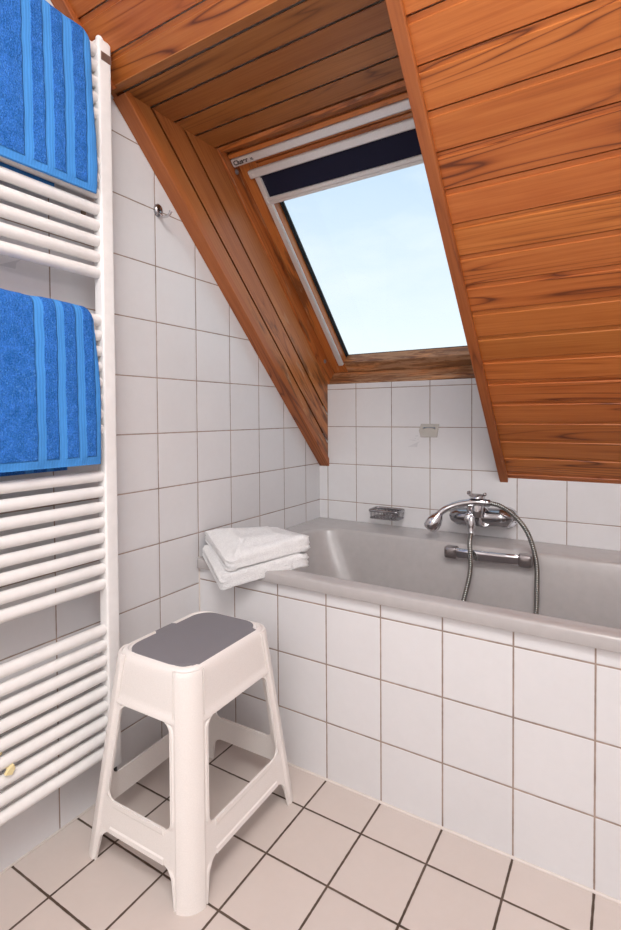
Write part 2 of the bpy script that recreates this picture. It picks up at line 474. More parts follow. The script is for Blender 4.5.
# trim board along the wall/roof edge
def clipped_bar(mb, x0, x1, w0, w1, top_v, tint=.5):
    r = (random.uniform(0, 50), random.uniform(0, 50), random.uniform(0, 50)); V = []; gc = []
    c = .0015
    prof = [(x0, w1), (x0, w0 + c), (x0 + c, w0), (x1 - c, w0), (x1, w0 + c), (x1, w1)]
    for end in (0, 1):
        for x, w in prof:
            v = w if end == 0 else top_v
            V.append(RP(x, v, w)); gc.append((v + r[0], w + r[1], x + r[2]))
    n = len(prof)
    mb.add(V, [tuple(range(n)), tuple(range(2 * n - 1, n - 1, -1))] + [(k, (k + 1) % n, n + (k + 1) % n, n + k) for k in range(n)], gc, tint)
m = MB(); clipped_bar(m, -.0, .046, .006, .028, VF - .02, .62)
structure(m.build('trim_4', M_trim), 'brown edge board between the tiles and the recess boards', 'trim')
m = MB(); clipped_bar(m, 0, .035, -.012, .010, VTOP, .55)
o = m.build('trim_5', M_trim); structure(o, 'brown batten between left wall tiles and the planked slope', 'trim')
for v in o.data.vertices:         # only above the fold
    p = v.co - O0
    if p.dot(SV) < .5: v.co += SV * (VF - .004 - p.dot(SV))
m = MB(); clipped_bar(m, XT0, XT1, -.011, .014, VTOP, .45)
structure(m.build('trim_6', M_trim), 'brown batten up the right edge of the skylight recess', 'trim')
# right cheek of the recess
m = MB()
board(m, RP(XT0 + .012, -.0, .012), EX * .02, SV * (VF + .2), NW * .25, .001, 1)
structure(m.build('wall_recess.001', M_cheek), 'boards lining the right side of the skylight recess', 'wall')

# ------------------------------------------------------------------ skylight (window_1)
WX0, WX1 = .0365, .735
V0, V1 = .2365, 1.176
win = bpy.data.objects.new('window_1', None); COL.objects.link(win); win.location = RP(.38, V0, .25)
structure(win, 'wooden roof window in the slope showing blue sky', 'window')
def rbar(mb, x0, x1, v0, v1, w0, w1, along, ch=.002, tint=None):
    board(mb, RP(x0, v0, w0), EX * (x1 - x0), SV * (v1 - v0), NW * (w1 - w0), ch, along, tint)
WF, WS, WG = .247, .300, .338
ft = .012
m = MB()
rbar(m, WX0, WX0 + ft, V0, V1, WF, .346, 1, tint=.55)
rbar(m, WX1 - ft, WX1, V0, V1, WF, .346, 1)
rbar(m, WX0 + ft, WX1 - ft, V1 - .014, V1, WF, .346, 0, tint=.6)
rbar(m, WX0 + ft, WX1 - ft, V1 - .052, V1 - .014, .285, .346, 0, tint=.35)
rbar(m, WX0 + ft, WX1 - ft, V1 - .046, V1 - .032, .272, .29, 0, tint=.9)
m.build('window_frame', M_frame, win)
m = MB(); rbar(m, WX0 + ft, WX1 - ft, V0, V0 + ft, WF, .346, 0, tint=.7); rbar(m, WX0 + ft, WX1 - ft, V0 - .002, V0 + .008, WF - .004, WF + .012, 0, tint=.8)
m.build('sill', M_sill, win)
# sash
sx0, sx1 = WX0 + ft + .0015, WX1 - ft - .0015
gx0, gx1 = .1200, sx1 - .07
sv0, sv1 = V0 + ft + .0015, 1.108
gv0, gv1 = .300, 1.05
m = MB()
rbar(m, sx0, gx0 - .004, sv0, sv1, WS, .3455, 1, tint=.62)
rbar(m, gx1, sx1, sv0, sv1, WS, .3455, 1)
rbar(m, gx0 - .004, gx1, gv1, sv1 - .016, WS, .3455, 0, tint=.3)
rbar(m, gx0 - .004, gx1, sv1 - .014, sv1, WS - .002, .3455, 0, tint=.5)
m.build('sash', M_frame, win)
m = MB()
rbar(m, gx0 - .004, gx1, sv0, gv0 - .001, WS, .3455, 0, tint=.5)
# chamfered glazing bead at the bottom
V = [RP(gx0 - .004, gv0, WS + .001), RP(gx1, gv0, WS + .001), RP(gx1, gv0 + .008, WG), RP(gx0 - .004, gv0 + .008, WG), RP(gx0 - .004, gv0, WG + .007), RP(gx1, gv0, WG + .007)]
r = 3.3
m.add(V, [(0, 1, 2, 3), (3, 2, 5, 4), (0, 4, 5, 1), (0, 3, 4), (1, 5, 2)], [(v.x + r, v.z + r, v.y) for v in V], .75)
m.build('sash_rail', M_sill, win)
m = MB()
for k in range(2):
    rbar(m, gx0 - .003 + k * .0055, gx0 + .001 + k * .0055, gv0, gv1, WG - .010 + k * .006, WG + .004, 1, .0008)
rbar(m, gx0, gx1, gv0 + .006, gv0 + .0088, WG - .001, WG + .003, 0, .0006)
m.build('glazing_seal', M_black, win)
m = MB(); rbar(m, gx0 - .003, gx1 + .003, gv0 - .003, gv1 + .003, WG + .0042, WG + .0082, 0, .0002); m.build('glass', M_glass, win)
# ventilation bar with lettering
bx0, bx1 = .0485, sx1 - .02
m = MB(); rbar(m, bx0, bx1, 1.1045, 1.1280, .274, .299, 0, .003)
bar = m.build('ventilation_bar', M_alu, win)
def letters(txt, size, org, ex, ey, mat, parent, name, nudge, bold=.02, wide=1.0):
    cu = bpy.data.curves.new(name, 'FONT'); cu.body = txt; cu.size = size; cu.extrude = .0002; cu.offset = bold * size
    tmp = bpy.data.objects.new(name, cu); COL.objects.link(tmp)
    bpy.context.view_layer.update()
    me = bpy.data.meshes.new_from_object(tmp.evaluated_get(bpy.context.evaluated_depsgraph_get()))
    me.name = name
    COL.objects.unlink(tmp); bpy.data.objects.remove(tmp)
    ex = Vector(ex).normalized(); ey = Vector(ey).normalized(); ez = ex.cross(ey)
    M = Matrix(((ex.x, ey.x, ez.x, org[0] + ez.x * nudge), (ex.y, ey.y, ez.y, org[1] + ez.y * nudge), (ex.z, ey.z, ez.z, org[2] + ez.z * nudge), (0, 0, 0, 1)))
    me.transform(M @ Matrix.Diagonal((wide, 1, 1, 1))); me.materials.clear(); me.materials.append(mat)
    ob = bpy.data.objects.new(name, me); COL.objects.link(ob)
    if parent: ob.parent = parent
    return ob
# screen-right is +X, seen from below: letters read along +X with "up" = up the slope
letters('Cluser', .0190, RP(.0560, 1.1098, .274), EX, SV, M_ink, bar, 'lettering', .0004, .03, 1.05)
letters('XL', .0085, RP(.1190, 1.1110, .274), EX, SV, M_ink, bar, 'lettering', .0004, .05)
for (x, v) in ((WX0 + ft + .0005, 1.090), (WX0 + ft + .0005, .330)):
    m = MB(); lathe(m, RP(x, v, .280), (1, 0, 0), [(-.002, .0080), (.0015, .0080), (.0032, .006), (.0032, .0028), (.0015, .0025)], 14)
    m.build('bolt', M_screw, win, 40)
def finish(root):
    keep_world(root, root.location)
finish(win)

# roller blind on the sash
bl = thing('roller_blind', 'navy roller blind in grey aluminium rails, lowered a hand at the top of the skylight', 'blind', RP(.36, 1.06, .29))
m = MB()
rbar(m, .0805, gx1 + .03, 1.0555, 1.0800, WS - .016, WS - .001, 0, .003)
cas = m.build('cassette', M_alu, bl)
m = MB(); rbar(m, .094, .104, 1.0640, 1.0700, WS - .0166, WS - .0158, 0, .0001); m.build('maker_label', M_whiteink, cas)
m = MB(); rbar(m, .1000, gx1 + .01, .975, 1.0570, WS - .0055, WS - .0045, 0, .0002); m.build('blind_fabric', M_navy, bl)
m = MB(); rbar(m, .1020, gx1 + .01, .976, .988, WS - .013, WS - .003, 0, .002); rbar(m, .1020, gx1 + .01, .9655, .9755, WS - .011, WS - .002, 0, .002); rbar(m, .096, .106, .968, .990, WS - .0145, WS - .0015, 0, .002)
m.build('bottom_bar', M_alu, bl)
for x in (.0945, gx1 + .012):
    m = MB(); rbar(m, x - .0005, x + .0180, gv0 - .006, 1.0560, WS - .0105, WS - .0005, 1, .0015); rbar(m, x + .018, x + .0205, gv0 - .004, 1.05, WS - .006, WS - .001, 1, .0008); m.build('guide_rail', M_alu, bl)
finish(bl)

# ------------------------------------------------------------------ bathtub
tub = thing('bathtub', 'warm grey enamelled bathtub set behind the white tiled panel', 'bathtub', (.87, .36, .05))
def ring(x0, x1, y0, y1, r, z, n=10):
    return rrect((x0 + x1) / 2, (y0 + y1) / 2, (x1 - x0) / 2, (y1 - y0) / 2, r, z, n)
RZ = .5125
m = MB()
X0, X1, Y0, Y1 = .002, XR - .002, -.013, DB - .002
loftr = [
    ring(X0, X1, Y0 + .010, Y1, .002, .4835), ring(X0, X1, Y0 + .001, Y1, .003, .4835), ring(X0, X1, Y0, Y1, .004, .486),
    ring(X0, X1, Y0 + .0002, Y1, .005, .5065), ring(X0, X1, Y0 + .0015, Y1, .006, .5105), ring(X0, X1, Y0 + .0050, Y1, .008, RZ),
    ring(X0 + .02, X1 - .02, Y0 + .020, Y1 - .02, .02, RZ)]
bx0_, bx1_, by0, by1 = .088, 1.64, .036, .552
for d, z in ((-.004, RZ), (0, RZ - .0008), (.004, RZ - .004), (.007, RZ - .011), (.012, RZ - .035)):
    loftr.append(ring(bx0_ + d, bx1_ - d, by0 + d, by1 - d, .10, z))
for t, (dx0, dx1, dy) in ((.25, (.035, .012, .022)), (.5, (.085, .03, .034)), (.75, (.15, .05, .050)), (.9, (.20, .07, .068))):
    loftr.append(ring(bx0_ + .01 + dx0, bx1_ - .01 - dx1, by0 + .01 + dy, by1 - .01 - dy, .13, lerp(RZ - .02, .115, t)))
loftr.append(ring(bx0_ + .25, bx1_ - .11, by0 + .11, by1 - .11, .12, .118))
loftr.append(ring(bx0_ + .33, bx1_ - .20, by0 + .19, by1 - .19, .07, .112))
loft(m, loftr, True, False, True)
m.build('basin', M_enamel, tub, 50)
# grab handle on the far inner side
m = MB()
ghy = .533
for x in (.600, .832):
    pass
gh = None
m = MB(); prof = []
P = [(.592, ghy, .490), (.606, ghy - .014, .490), (.640, ghy - .021, .490), (.712, ghy - .023, .491), (.784, ghy - .021, .4925), (.818, ghy - .014, .493), (.832, ghy, .493)]
pts, T, N = frames(spline(P, 8)); rings = []
for i, p in enumerate(pts):
    B = T[i].cross(N[i])
    rings.append([p + N[i] * (math.copysign(abs(math.cos(a)) ** .6, math.cos(a)) * .0165) + B * (math.copysign(abs(math.sin(a)) ** .6, math.sin(a)) * .0085) for a in [2 * PI * k / 16 for k in range(16)]])
loft(m, rings, True, True, True)
gh = m.build('grab_handle', M_chrome, tub, 50)
for x in (.602, .825):
    m = MB(); rg = []
    for d, s in ((.006, .92), (.0, 1.0), (-.020, 1.0), (-.028, .9), (-.031, .6)):
        rg.append([Vector((x + q.x * s, ghy + d, (.490 if x < .7 else .493) + q.y * s)) for q in rrect(0, 0, .0205, .0185, .007, 0, 5)])
    loft(m, rg, True, True, True); m.build('handle_mount', M_darkchrome, gh, 45)
finish(tub)

# ------------------------------------------------------------------ mixer tap, shower handset, hose
tap = thing('bath_mixer_tap', 'chrome bath mixer tap on the white tiles above the bath', 'tap', (.662, DB, .588))
yb = DB - .075; zb = .5915
m = MB()
prof = []
for k in range(25):
    t = k / 24; x = lerp(-.106, .106, t)
    e = math.sqrt(max(0, 1 - ((t - .5) / .5) ** 2))
    r = .034 * min(1, e * 1.3) ** .8 + .004 * math.exp(-((t - .5) / .12) ** 2)
    prof.append((x, r * .90))
lathe(m, (.667, yb, zb), (1, 0, .05), prof, 28, .96, 1.0)
body = m.build('body', M_chrome_dull, tap, 60)
m = MB()      # central oval boss facing the room
lathe(m, (.680, yb - .014, zb + .002), (.55, -1, .12), [(-.02, .026), (.012, .025), (.0165, .0225), (.0165, .0205), (.0150, .019), (.0150, .0)], 28, 1.35, .85)
m.build('boss', M_chrome, tap, 50)
for dx in (-.070, .072):
    m = MB(); lathe(m, (.667 + dx, DB - .001, zb + (-.008 if dx > 0 else -.014)), (0, -1, 0), [(0, .036), (.006, .036), (.012, .033), (.014, .024), (.072, .021)], 28)
    m.build('escutcheon', M_chrome, tap, 40)
m = MB()      # cartridge tower
lathe(m, (.664, yb - .030, zb + .004), (0, .05, 1), [(0, .022), (.012, .024), (.026, .0245), (.064, .0240), (.071, .0225), (.071, .0)], 28)
lathe(m, (.664, yb - .004, zb + .006), (0, -.45, 1), [(-.004, .030), (.014, .028), (.034, .022), (.034, 0)], 28)
m.build('cartridge_housing', M_chrome, tap, 40)
m = MB()      # lever on top
rg = []
for d, hw, zz in ((.022, .019, .064), (.008, .0235, .066), (-.010, .024, .069), (-.028, .022, .072), (-.042, .018, .0725), (-.052, .012, .0710)):
    rg.append([Vector((.663 + q.x * hw, yb - .026 + d, zb + .0085 + zz + q.y * .0035)) for q in rrect(0, 0, 1.0, 1.0, .6, 0, 4)])
loft(m, rg, True, True, True)
box(m, (.634, yb - .046, zb + .0775), (.644, yb - .030, zb + .0885), .002); box(m, (.684, yb - .040, zb + .0745), (.693, yb - .024, zb + .0850), .002)
m.build('lever', M_darkchrome, tap, 45)
m = MB()      # handset cradle + diverter knob on the front
lathe(m, (.640, yb - .030, zb - .003), (-.05, -.9, .25), [(-.02, .014), (.006, .0150), (.018, .0150), (.026, .0125), (.030, .007), (.030, 0)], 22, 1.2, .9)
tube(m, spline([(.648, yb - .018, zb + .006), (.645, yb - .036, zb + .026), (.648, yb - .046, zb + .048)], 6), [.0125] * 6 + [.0140] * 7, 16)
m.build('cradle', M_chrome, tap, 45)
m = MB(); lathe(m, (.6495, yb - .050, zb - .012), (.05, -.28, -1), [(-.014, .0145), (.010, .0140), (.016, .0115), (.032, .0105), (.034, .0)], 20)
m.build('hose_outlet', M_chrome, tap, 40)
finish(tap)

hs = thing('shower_handset', 'chrome hand shower resting in the tap cradle with its head hanging left', 'shower', (.655, yb - .042, zb + .044))
hy = yb - .048
P = [(.694, hy + .006, .6455), (.670, hy + .002, .6470), (.634, hy - .001, .6420), (.598, hy - .007, .6320), (.568, hy - .016, .6175), (.550, hy - .023, .6020)]
m = MB(); pp = spline(P, 7); tube(m, pp, [lerp(.0115, .0125, min(1, i / 12)) if i < 12 else lerp(.0125, .0105, (i - 12) / (len(pp) - 13)) for i in range(len(pp))], 16)
m.build('handle', M_chrome, hs, 50)
m = MB(); ax = Vector((-.50, -.16, -.85)).normalized()
lathe(m, Vector((.5515, hy - .0225, .6035)), ax, [(-.004, .0085), (.006, .0135), (.016, .0195), (.030, .0248), (.046, .0262), (.058, .0240), (.064, .0195), (.066, .015), (.065, 0)], 26, 1.0, .85)
m.build('spray_head', M_chrome, hs, 45)
m = MB(); lathe(m, (.690, hy + .0055, .6457), (1, .15, -.03), [(0, .0118), (.004, .0125), (.014, .0120), (.018, .0095), (.018, 0)], 18); m.build('hose_nut', M_chrome_dull, hs, 40)
finish(hs)

ho = thing('shower_hose', 'ribbed metal shower hose looping from the tap down into the bath', 'hose', (.76, .45, .18))
P = [(.708, hy + .008, .6452), (.740, .580, .6405), (.779, .565, .6215), (.817, .545, .5885), (.842, .525, .546), (.858, .507, .488), (.8605, .495, .418), (.860, .485, .350),
     (.852, .465, .27), (.830, .43, .20), (.785, .40, .150), (.725, .39, .1340), (.680, .40, .150), (.655, .42, .205), (.647, .445, .280), (.655, .460, .350), (.668, .468, .410), (.674, .474, .455), (.672, .482, .500), (.662, .515, .5275), (.6525, yb - .0595, .5450), (.6515, yb - .0575, .5520)]
pp = spline(P, 30)
# resample by arc length
acc = [0]
for i in range(1, len(pp)): acc.append(acc[-1] + (pp[i] - pp[i - 1]).length)
n = int(acc[-1] / .0016); res = []; j = 0   # rib every few rings
for k in range(n + 1):
    d = acc[-1] * k / n
    while j < len(acc) - 2 and acc[j + 1] < d: j += 1
    res.append(pp[j].lerp(pp[j + 1], (d - acc[j]) / max(1e-9, acc[j + 1] - acc[j])))
m = MB(); tube(m, res, [(.0056, .0074, .0078, .0074)[k % 4] for k in range(len(res))], 12)
m.build('hose', M_hose, ho, 70)
m = MB(); lathe(m, (.6518, yb - .0580, .5490), (.1, -.35, -1), [(-.004, .0100), (.008, .0100), (.016, .0088), (.018, .0)], 18); m.build('hose_collar', M_chrome, ho, 40)
finish(ho)

# ------------------------------------------------------------------ wire soap basket
sb = thing('soap_basket', 'small chrome wire soap basket on the tiled back wall', 'soap dish', (.315, DB, .558))
def rloop(x0, x1, y0, y1, r, z, n=6): return ring(x0, x1, y0, y1, r, z, n)
def closed_tube(mb, pts, r, seg=8, fl=1.0):
    pts = [Vector(p) for p in pts]; n = len(pts); rings = []
    for i, p in enumerate(pts):
        T = (pts[(i + 1) % n] - pts[i - 1]).normalized(); N = Vector((0, 0, 1)); B = T.cross(N).normalized()
        rings.append([p + (N * math.cos(2 * PI * k / seg) * fl + B * math.sin(2 * PI * k / seg)) * r for k in range(seg)])
    loft(mb, rings, True, loop=True)
bxa, bxb, bya, byb = .258, .374, DB - .078, DB - .006
m = MB(); closed_tube(m, rloop(bxa, bxb, bya, byb, .012, .576), .0034, 8, 1.5); m.build('top_rail', M_chrome_dull, sb, 60)
m = MB(); closed_tube(m, rloop(bxa + .002, bxb - .002, bya + .002, byb, .012, .548), .0022); m.build('bottom_rail', M_chrome_dull, sb, 60)
m = MB()
for k in range(8):
    x = lerp(bxa + .010, bxb - .010, k / 7)
    tube(m, [(x, bya + .001, .575), (x, bya + .002, .549), (x, byb - .002, .548), (x, byb - .001, .575)], .0012, 6)
for k in range(5):
    y = lerp(bya + .012, byb - .012, k / 4)
    tube(m, [(bxa + .001, y, .571), (bxa + .002, y, .548), (bxb - .002, y, .548), (bxb - .001, y, .571)], .0012, 6)
m.build('wires', M_chrome_dull, sb, 60)
m = MB(); box(m, (.285, DB - .0075, .548), (.347, DB - .0005, .574), .002); m.build('wall_plate', M_chrome, sb)
finish(sb)

# ------------------------------------------------------------------ yellowed hook plate + glue marks
hp = thing('hook_plate', 'yellowed clear plastic plate with two small hooks on the back wall tiles', 'hook', (.466, DB, .875))
m = MB(); prism(m, [(.4350, DB - .0005, .8505), (.4955, DB - .0005, .8505), (.5035, DB - .0005, .8985), (.4365, DB - .0005, .8990), (.4285, DB - .0005, .8740)], (0, -1, 0), .004); m.build('plate', M_plate, hp)
m = MB(); tube(m, spline([(.453, DB - .0045, .886), (.450, DB - .014, .883), (.452, DB - .020, .886)], 5), .0020, 8)
tube(m, spline([(.487, DB - .0045, .886), (.490, DB - .014, .883), (.488, DB - .020, .886)], 5), .0020, 8)
tube(m, [(.453, DB - .006, .8855), (.487, DB - .006, .8855)], .0012, 8)
m.build('hook_wire', M_screw, hp, 60)
finish(hp)
def residue(name, org, ex, nrm, mir, label):
    m = MB(); o = Vector(org); ex = Vector(ex); up = Vector((0, 0, 1)); nr = Vector(nrm)
    S = lambda a, b: o + ex * (a * mir) + up * b
    prism(m, [S(-.028, -.019), S(.008, -.019), S(.010, -.006), S(.022, .005)], nr, .0006)
    prism(m, [S(-.026, .008), S(-.004, .008), S(.006, .003), S(-.006, .0045)], nr, .0006)
    for a, b, r_ in ((.004, .022, .0035), (.010, .0225, .003), (.001, .0125, .0028), (.012, .0100, .0026)):
        prism(m, [S(a + r_ * math.cos(k * PI / 5), b + r_ * .6 * math.sin(k * PI / 5)) for k in range(10)], nr, .0006)
    ob = m.build(name, M_res); tag(ob, label, 'mark')
residue('glue_residue', (.412, DB - .0001, .832), (1, 0, 0), (0, -1, 0), 1, 'faint grey glue mark on a tile just below the hook plate')
residue('glue_residue.001', (.0001, -.535, 1.258), (0, 1, 0), (1, 0, 0), 1, 'faint grey glue mark on the left wall between the two blue towels')

# round wall hook on the left wall
wh = thing('wall_hook', 'small round chrome hook on the left wall near the wooden slope', 'hook', (0, -.143, 1.486))
m = MB(); lathe(m, (.0002, -.143, 1.4865), (1, 0, 0), [(0, .0150), (.005, .0150), (.0085, .0125), (.0105, .007), (.011, 0)], 22, 1.15, .9); m.build('rosette', M_chrome_dull, wh, 40)
m = MB(); tube(m, spline([(.009, -.141, 1.476), (.020, -.138, 1.4675), (.034, -.135, 1.470), (.042, -.134, 1.480)], 6), [.0034] * 12 + [.0038] * 5 + [.0048, .0050], 10); m.build('hook_arm', M_chrome, wh, 60)
finish(wh)
m = MB(); lathe(m, (.0002, -.3675, 1.4075), (1, 0, 0), [(0, .0062), (.003, .006), (.0045, .004), (.0045, .002), (.003, .0018)], 14)
tag(m.build('wall_screw', M_brass, smooth=40), 'small screw in the left wall seen between the upper radiator rails', 'screw')

# ------------------------------------------------------------------ towel radiator
rad = thing('towel_radiator', 'tall white ladder towel radiator on the left wall', 'radiator', (.065, -.62, .12))
yP = -.3775; yQ = -.93
for k, (ya, yb_) in enumerate(((yP, yP + .0330), (yQ - .0330, yQ))):
    m = MB()
    rg = [rrect(.065, (ya + yb_) / 2, (.015 - i_), .0165 - i_, .005, z, 5) for z, i_ in ((.118, .003), (.121, 0), (1.770, 0), (1.7745, .002), (1.776, .006))]
    loft(m, rg, True, True, True)
    po = m.build('post', M_white, rad, 40)
    yc = (ya + yb_) / 2
    m = MB(); lathe(m, (.062, yc, 1.775), (0, 0, 1), [(0, .0095), (.011, .0095), (.0145, .0075), (.0150, 0)], 16); m.build('vent_cap', M_white, po, 40)
    if k == 0:
        m = MB(); box(m, (.0798, ya + .0050, 1.728), (.0808, yb_ - .001, 1.747), .0003); m.build('badge', M_badge, po)
    m = MB(); lathe(m, (.064, yc, .118), (0, 0, -1), [(0, .011), (.020, .011), (.022, .008), (.022, 0)], 6); m.build('end_plug', M_black, po)
    for z in (.36, 1.50):
        m = MB(); lathe(m, (.0005, yc, z), (1, 0, 0), [(0, .014), (.006, .014), (.008, .009), (.052, .009)], 16); m.build('wall_bracket', M_white, po, 40)
first = None
for i in range(46):
    if i in (9, 10, 19, 20, 29, 30, 39, 40): continue
    z = .1615 + .0353 * i
    if first is None:
        m = MB(); pr = [(yQ - .004, .0085), (yQ - .001, .0118), (yQ + .003, .0125)] + [(lerp(yQ + .006, yP - .006, k / 6), .0125) for k in range(7)] + [(yP - .003, .0125), (yP + .002, .0118), (yP + .0035, .0090)]
        lathe(m, (.0640, 0, z), (0, 1, 0), pr, 20)
        first = m.build('rail', M_white, rad, 50); z0 = z
    else:
        o = first.copy(); COL.objects.link(o); o.parent = rad; o.location.z = z - z0
finish(rad)
cl = MB()
rz = .1615 + .0353 * 3; 
cl = thing('plastic_clip', 'small pale yellow plastic clip stuck between two low radiator rails', 'clip', (.082, -.60, .2585))
m = MB()
prism(m, [(.0735, -.6090, .2490), (.0735, -.6010, .2580), (.0735, -.5930, .2620), (.0735, -.5910, .2530), (.0735, -.5970, .2440)], (1, 0, 0), .008); m.build('clip_body', M_clip, cl)
m = MB(); prism(m, [(.062, -.626, .2800), (.062, -.616, .2935), (.062, -.606, .2950), (.062, -.609, .2860)], (1, 0, 0), .006)
tube(m, [(.076, -.601, .254), (.058, -.604, .262), (.058, -.612, .284), (.064, -.614, .289)], .0016, 8); m.build('clip_tail', M_clip, cl)
finish(cl)

# ------------------------------------------------------------------ blue towels over the rails
def drape(name, mat, zbar, y0, y1, zf, zb_, yend_back, label, tilt, seed):
    """folded towel over one rail: front flap to zf, back flap to zb_"""
    xb, rb = .0640, .0125
    m = MB(); R = rb + .0025; t_ = .011
    path = []                                   # (x, z, param) of the inner face, from front hem over the rail to the back hem
    nf, na, nb = 46, 14, 30
    for k in range(nf):
        z = lerp(zf, zbar, k / nf); path.append((xb + R + .006 * math.sin(PI * min(1, (zbar - z) / (zbar - zf)) * .5) , z, 1, 0))
    for k in range(na + 1):
        a = PI * k / na; path.append((xb + R * math.cos(a), zbar + R * math.sin(a), math.cos(a), math.sin(a)))
    for k in range(1, nb + 1):
        z = lerp(zbar, zb_, k / nb); path.append((xb - R, z, -1, 0))
    ny = 150; rows = []
    for side in (1, 0):
        rws = []
        for i, (x, z, nx, nz) in enumerate(path):
            row = []
            u = i / (len(path) - 1); front = nx > .0
            th = t_ * (1.0 if i > 1 and i < len(path) - 2 else .72) * (1 if front or nz > .2 else .6)
            ye = y1 if i <= nf + na // 2 else lerp(y1, yend_back, min(1, (i - nf - na / 2) / 8))
            for j in range(ny + 1):
                v = j / ny; yy = lerp(y0, ye, v)
                edge = min(1, (1 - v) / .03); ee = .62 + .38 * math.sqrt(max(0, min(1, edge)))
                nn = mnoise.noise(Vector((yy * 14, z * 6, seed))) * .0035 + mnoise.noise(Vector((yy * 55, z * 45, seed + 5))) * .0011
                off = side * (th * ee) + (nn if side else nn * .5) * (1 if front else .2)
                yw = yy + (mnoise.noise(Vector((z * 9, 1.7, seed))) * .004) * v
                if front and i < nf:                       # edge swings slightly towards the post lower down
                    yw += .008 * v * math.sin(PI * min(1, (zbar - z) / max(.01, zbar - zf) * .62))
                dz = (tilt * (1 - v)) * (1 - min(1, i / 20)) if i < nf else 0
                # rounded shoulder at the right end
                rs = -.012 * max(0, (v - .955) / .045) ** 2 if abs(i - (nf + na / 2)) < na * .8 else 0
                row.append(Vector((x + nx * off, yw, z + nz * off + dz + rs)))
            rws.append(row)
        rows.append(rws)
    out, inn = rows; n = ny + 1; L = len(path)
    V = [p for r in out for p in r] + [p for r in inn for p in r]; B = L * n; F = []
    for i in range(L - 1):
        for j in range(ny):
            a = i * n + j; F.append((a, a + 1, a + n + 1, a + n)); F.append((B + a, B + a + n, B + a + n + 1, B + a + 1))
        for j in (0, ny):
            a = i * n + j; F.append((a, a + n, B + a + n, B + a))
    for i in (0, L - 1):
        for j in range(ny):
            a = i * n + j; F.append((a, a + 1, B + a + 1, B + a))
    m.add(V, F)
    o = m.build(name, mat, None, 80)
    org = Vector((xb, (y0 + y1) / 2, zbar)); o.data.transform(Matrix.Translation(-org)); o.location = org
    return tag(o, label, 'towel')
def relmat(mat, o):
    """stripes are laid out in room coordinates; give the material the towel's own origin"""
    t = mat.node_tree
    for nd in list(t.nodes):
        if nd.bl_idname == 'ShaderNodeTexCoord':
            outs = [l.to_socket for l in nd.outputs['Object'].links]
            ad = t.nodes.new('ShaderNodeVectorMath'); ad.operation = 'ADD'; ad.inputs[1].default_value = o.location
            t.links.new(nd.outputs['Object'], ad.inputs[0])
            for s_ in outs: t.links.new(ad.outputs[0], s_)
o = drape('towel', M_tow1, .1615 + .0353 * 45, -.86, -.4030, 1.4215, 1.4130, -.468, 'blue striped terry towel hanging at the top of the radiator', -.006, 3.1); relmat(M_tow1, o)
o = drape('towel.001', M_tow2, .1615 + .0353 * 28, -.86, -.4020, .8270, .8165, -.450, 'blue striped terry towel hanging over the middle of the radiator', .004, 8.4); relmat(M_tow2, o)

# ------------------------------------------------------------------ folded white towels on the bath rim
def folded(name, corners, z0, th, label, seed, droop):
    """corners L (left), A (near), R (right), B (back) of the footprint; soft folded stack"""
    L_, A_, R_, B_ = [Vector((*c, 0)) for c in corners]
    m = MB(); N = 56; H = 16
    def pos(u, v):   # u: L->A (or B->R), v: L->B
        p = L_.lerp(A_, u).lerp(B_.lerp(R_, u), v); return p
    rings = []
    base = rrect(.5, .5, .5, .5, .11, 0, 14)
    lay = 2
    prof = []
    for k in range(H + 1):
        a = k / H
        g = abs(math.sin(PI * a * lay)) ** .55                       # two folded leaves
        env = math.sqrt(max(0, 1 - (2 * a - 1) ** 6))
        prof.append((a, -.050 * (1 - env) - .0035 * (1 - g)))
    def point(q, ins, a):
        c = Vector((.5, .5)); d = Vector((q.x, q.y)) - c
        s = 1 + ins * 2
        uv = c + d * s
        p = pos(uv.x, uv.y)
        z = z0 + th * a
        hang = max(0, -.012 - p.y)
        dz = -droop * (hang ** 1.25) * 6.0
        dn = mnoise.noise(Vector((p.x * 22, p.y * 22, seed + a * .7))) * .0075 + mnoise.noise(Vector((p.x * 70, p.y * 70, seed + a * 3))) * .0024
        wr = mnoise.noise(Vector((p.x * 38 + a * 9, p.y * 38, seed))) * .0042 + mnoise.noise(Vector((p.x * 90, p.y * 90, seed + a * 14))) * .0018
        cr = abs(mnoise.noise(Vector(((p.x + p.y) * 16, (p.x - p.y) * 5, seed + 3))))
        dn += -.0060 * (1 - min(1, cr * 5)) * a
        return Vector((p.x + wr, p.y + wr, z + dz + dn * (a ** .5) * (.6 if a < .99 else 1)))
    for a, ins in prof: rings.append([point(q, ins, a) for q in base])
    loft(m, rings, True)
    # top and bottom skins: concentric rings to the centre
    for a, ins in (prof[-1], prof[0]):
        rg = [[point(q, lerp(ins, -.4999, s ** 1.0), a) for q in base] for s in [k / 14 for k in range(15)]]
        for q_, s in zip(rg, [k / 14 for k in range(15)]):
            for p in q_: p.z += (1 if a > .5 else 0) * .003 * math.sin(PI * min(1, s * 1.5) / 2)
        loft(m, rg, True, False, True)
    o = m.build(name, M_wtow, None, 75)
    import bmesh
    bm = bmesh.new(); bm.from_mesh(o.data); bmesh.ops.remove_doubles(bm, verts=bm.verts, dist=1e-5); bmesh.ops.recalc_face_normals(bm, faces=bm.faces); bm.to_mesh(o.data); bm.free()
    for p in o.data.polygons: p.use_smooth = True
    org = Vector(((L_ + R_ + A_ + B_) / 4)); org.z = z0
    o.data.transform(Matrix.Translation(-org)); o.location = org
    return tag(o, label, 'towel', 'folded white towels on the bath rim')
folded('folded_towel', [(.012, -.004), (.165, -.088), (.350, .070), (.178, .160)], RZ + .001, .042, 'lower of the two folded white towels, lying on the bath corner', 2.2, .26)
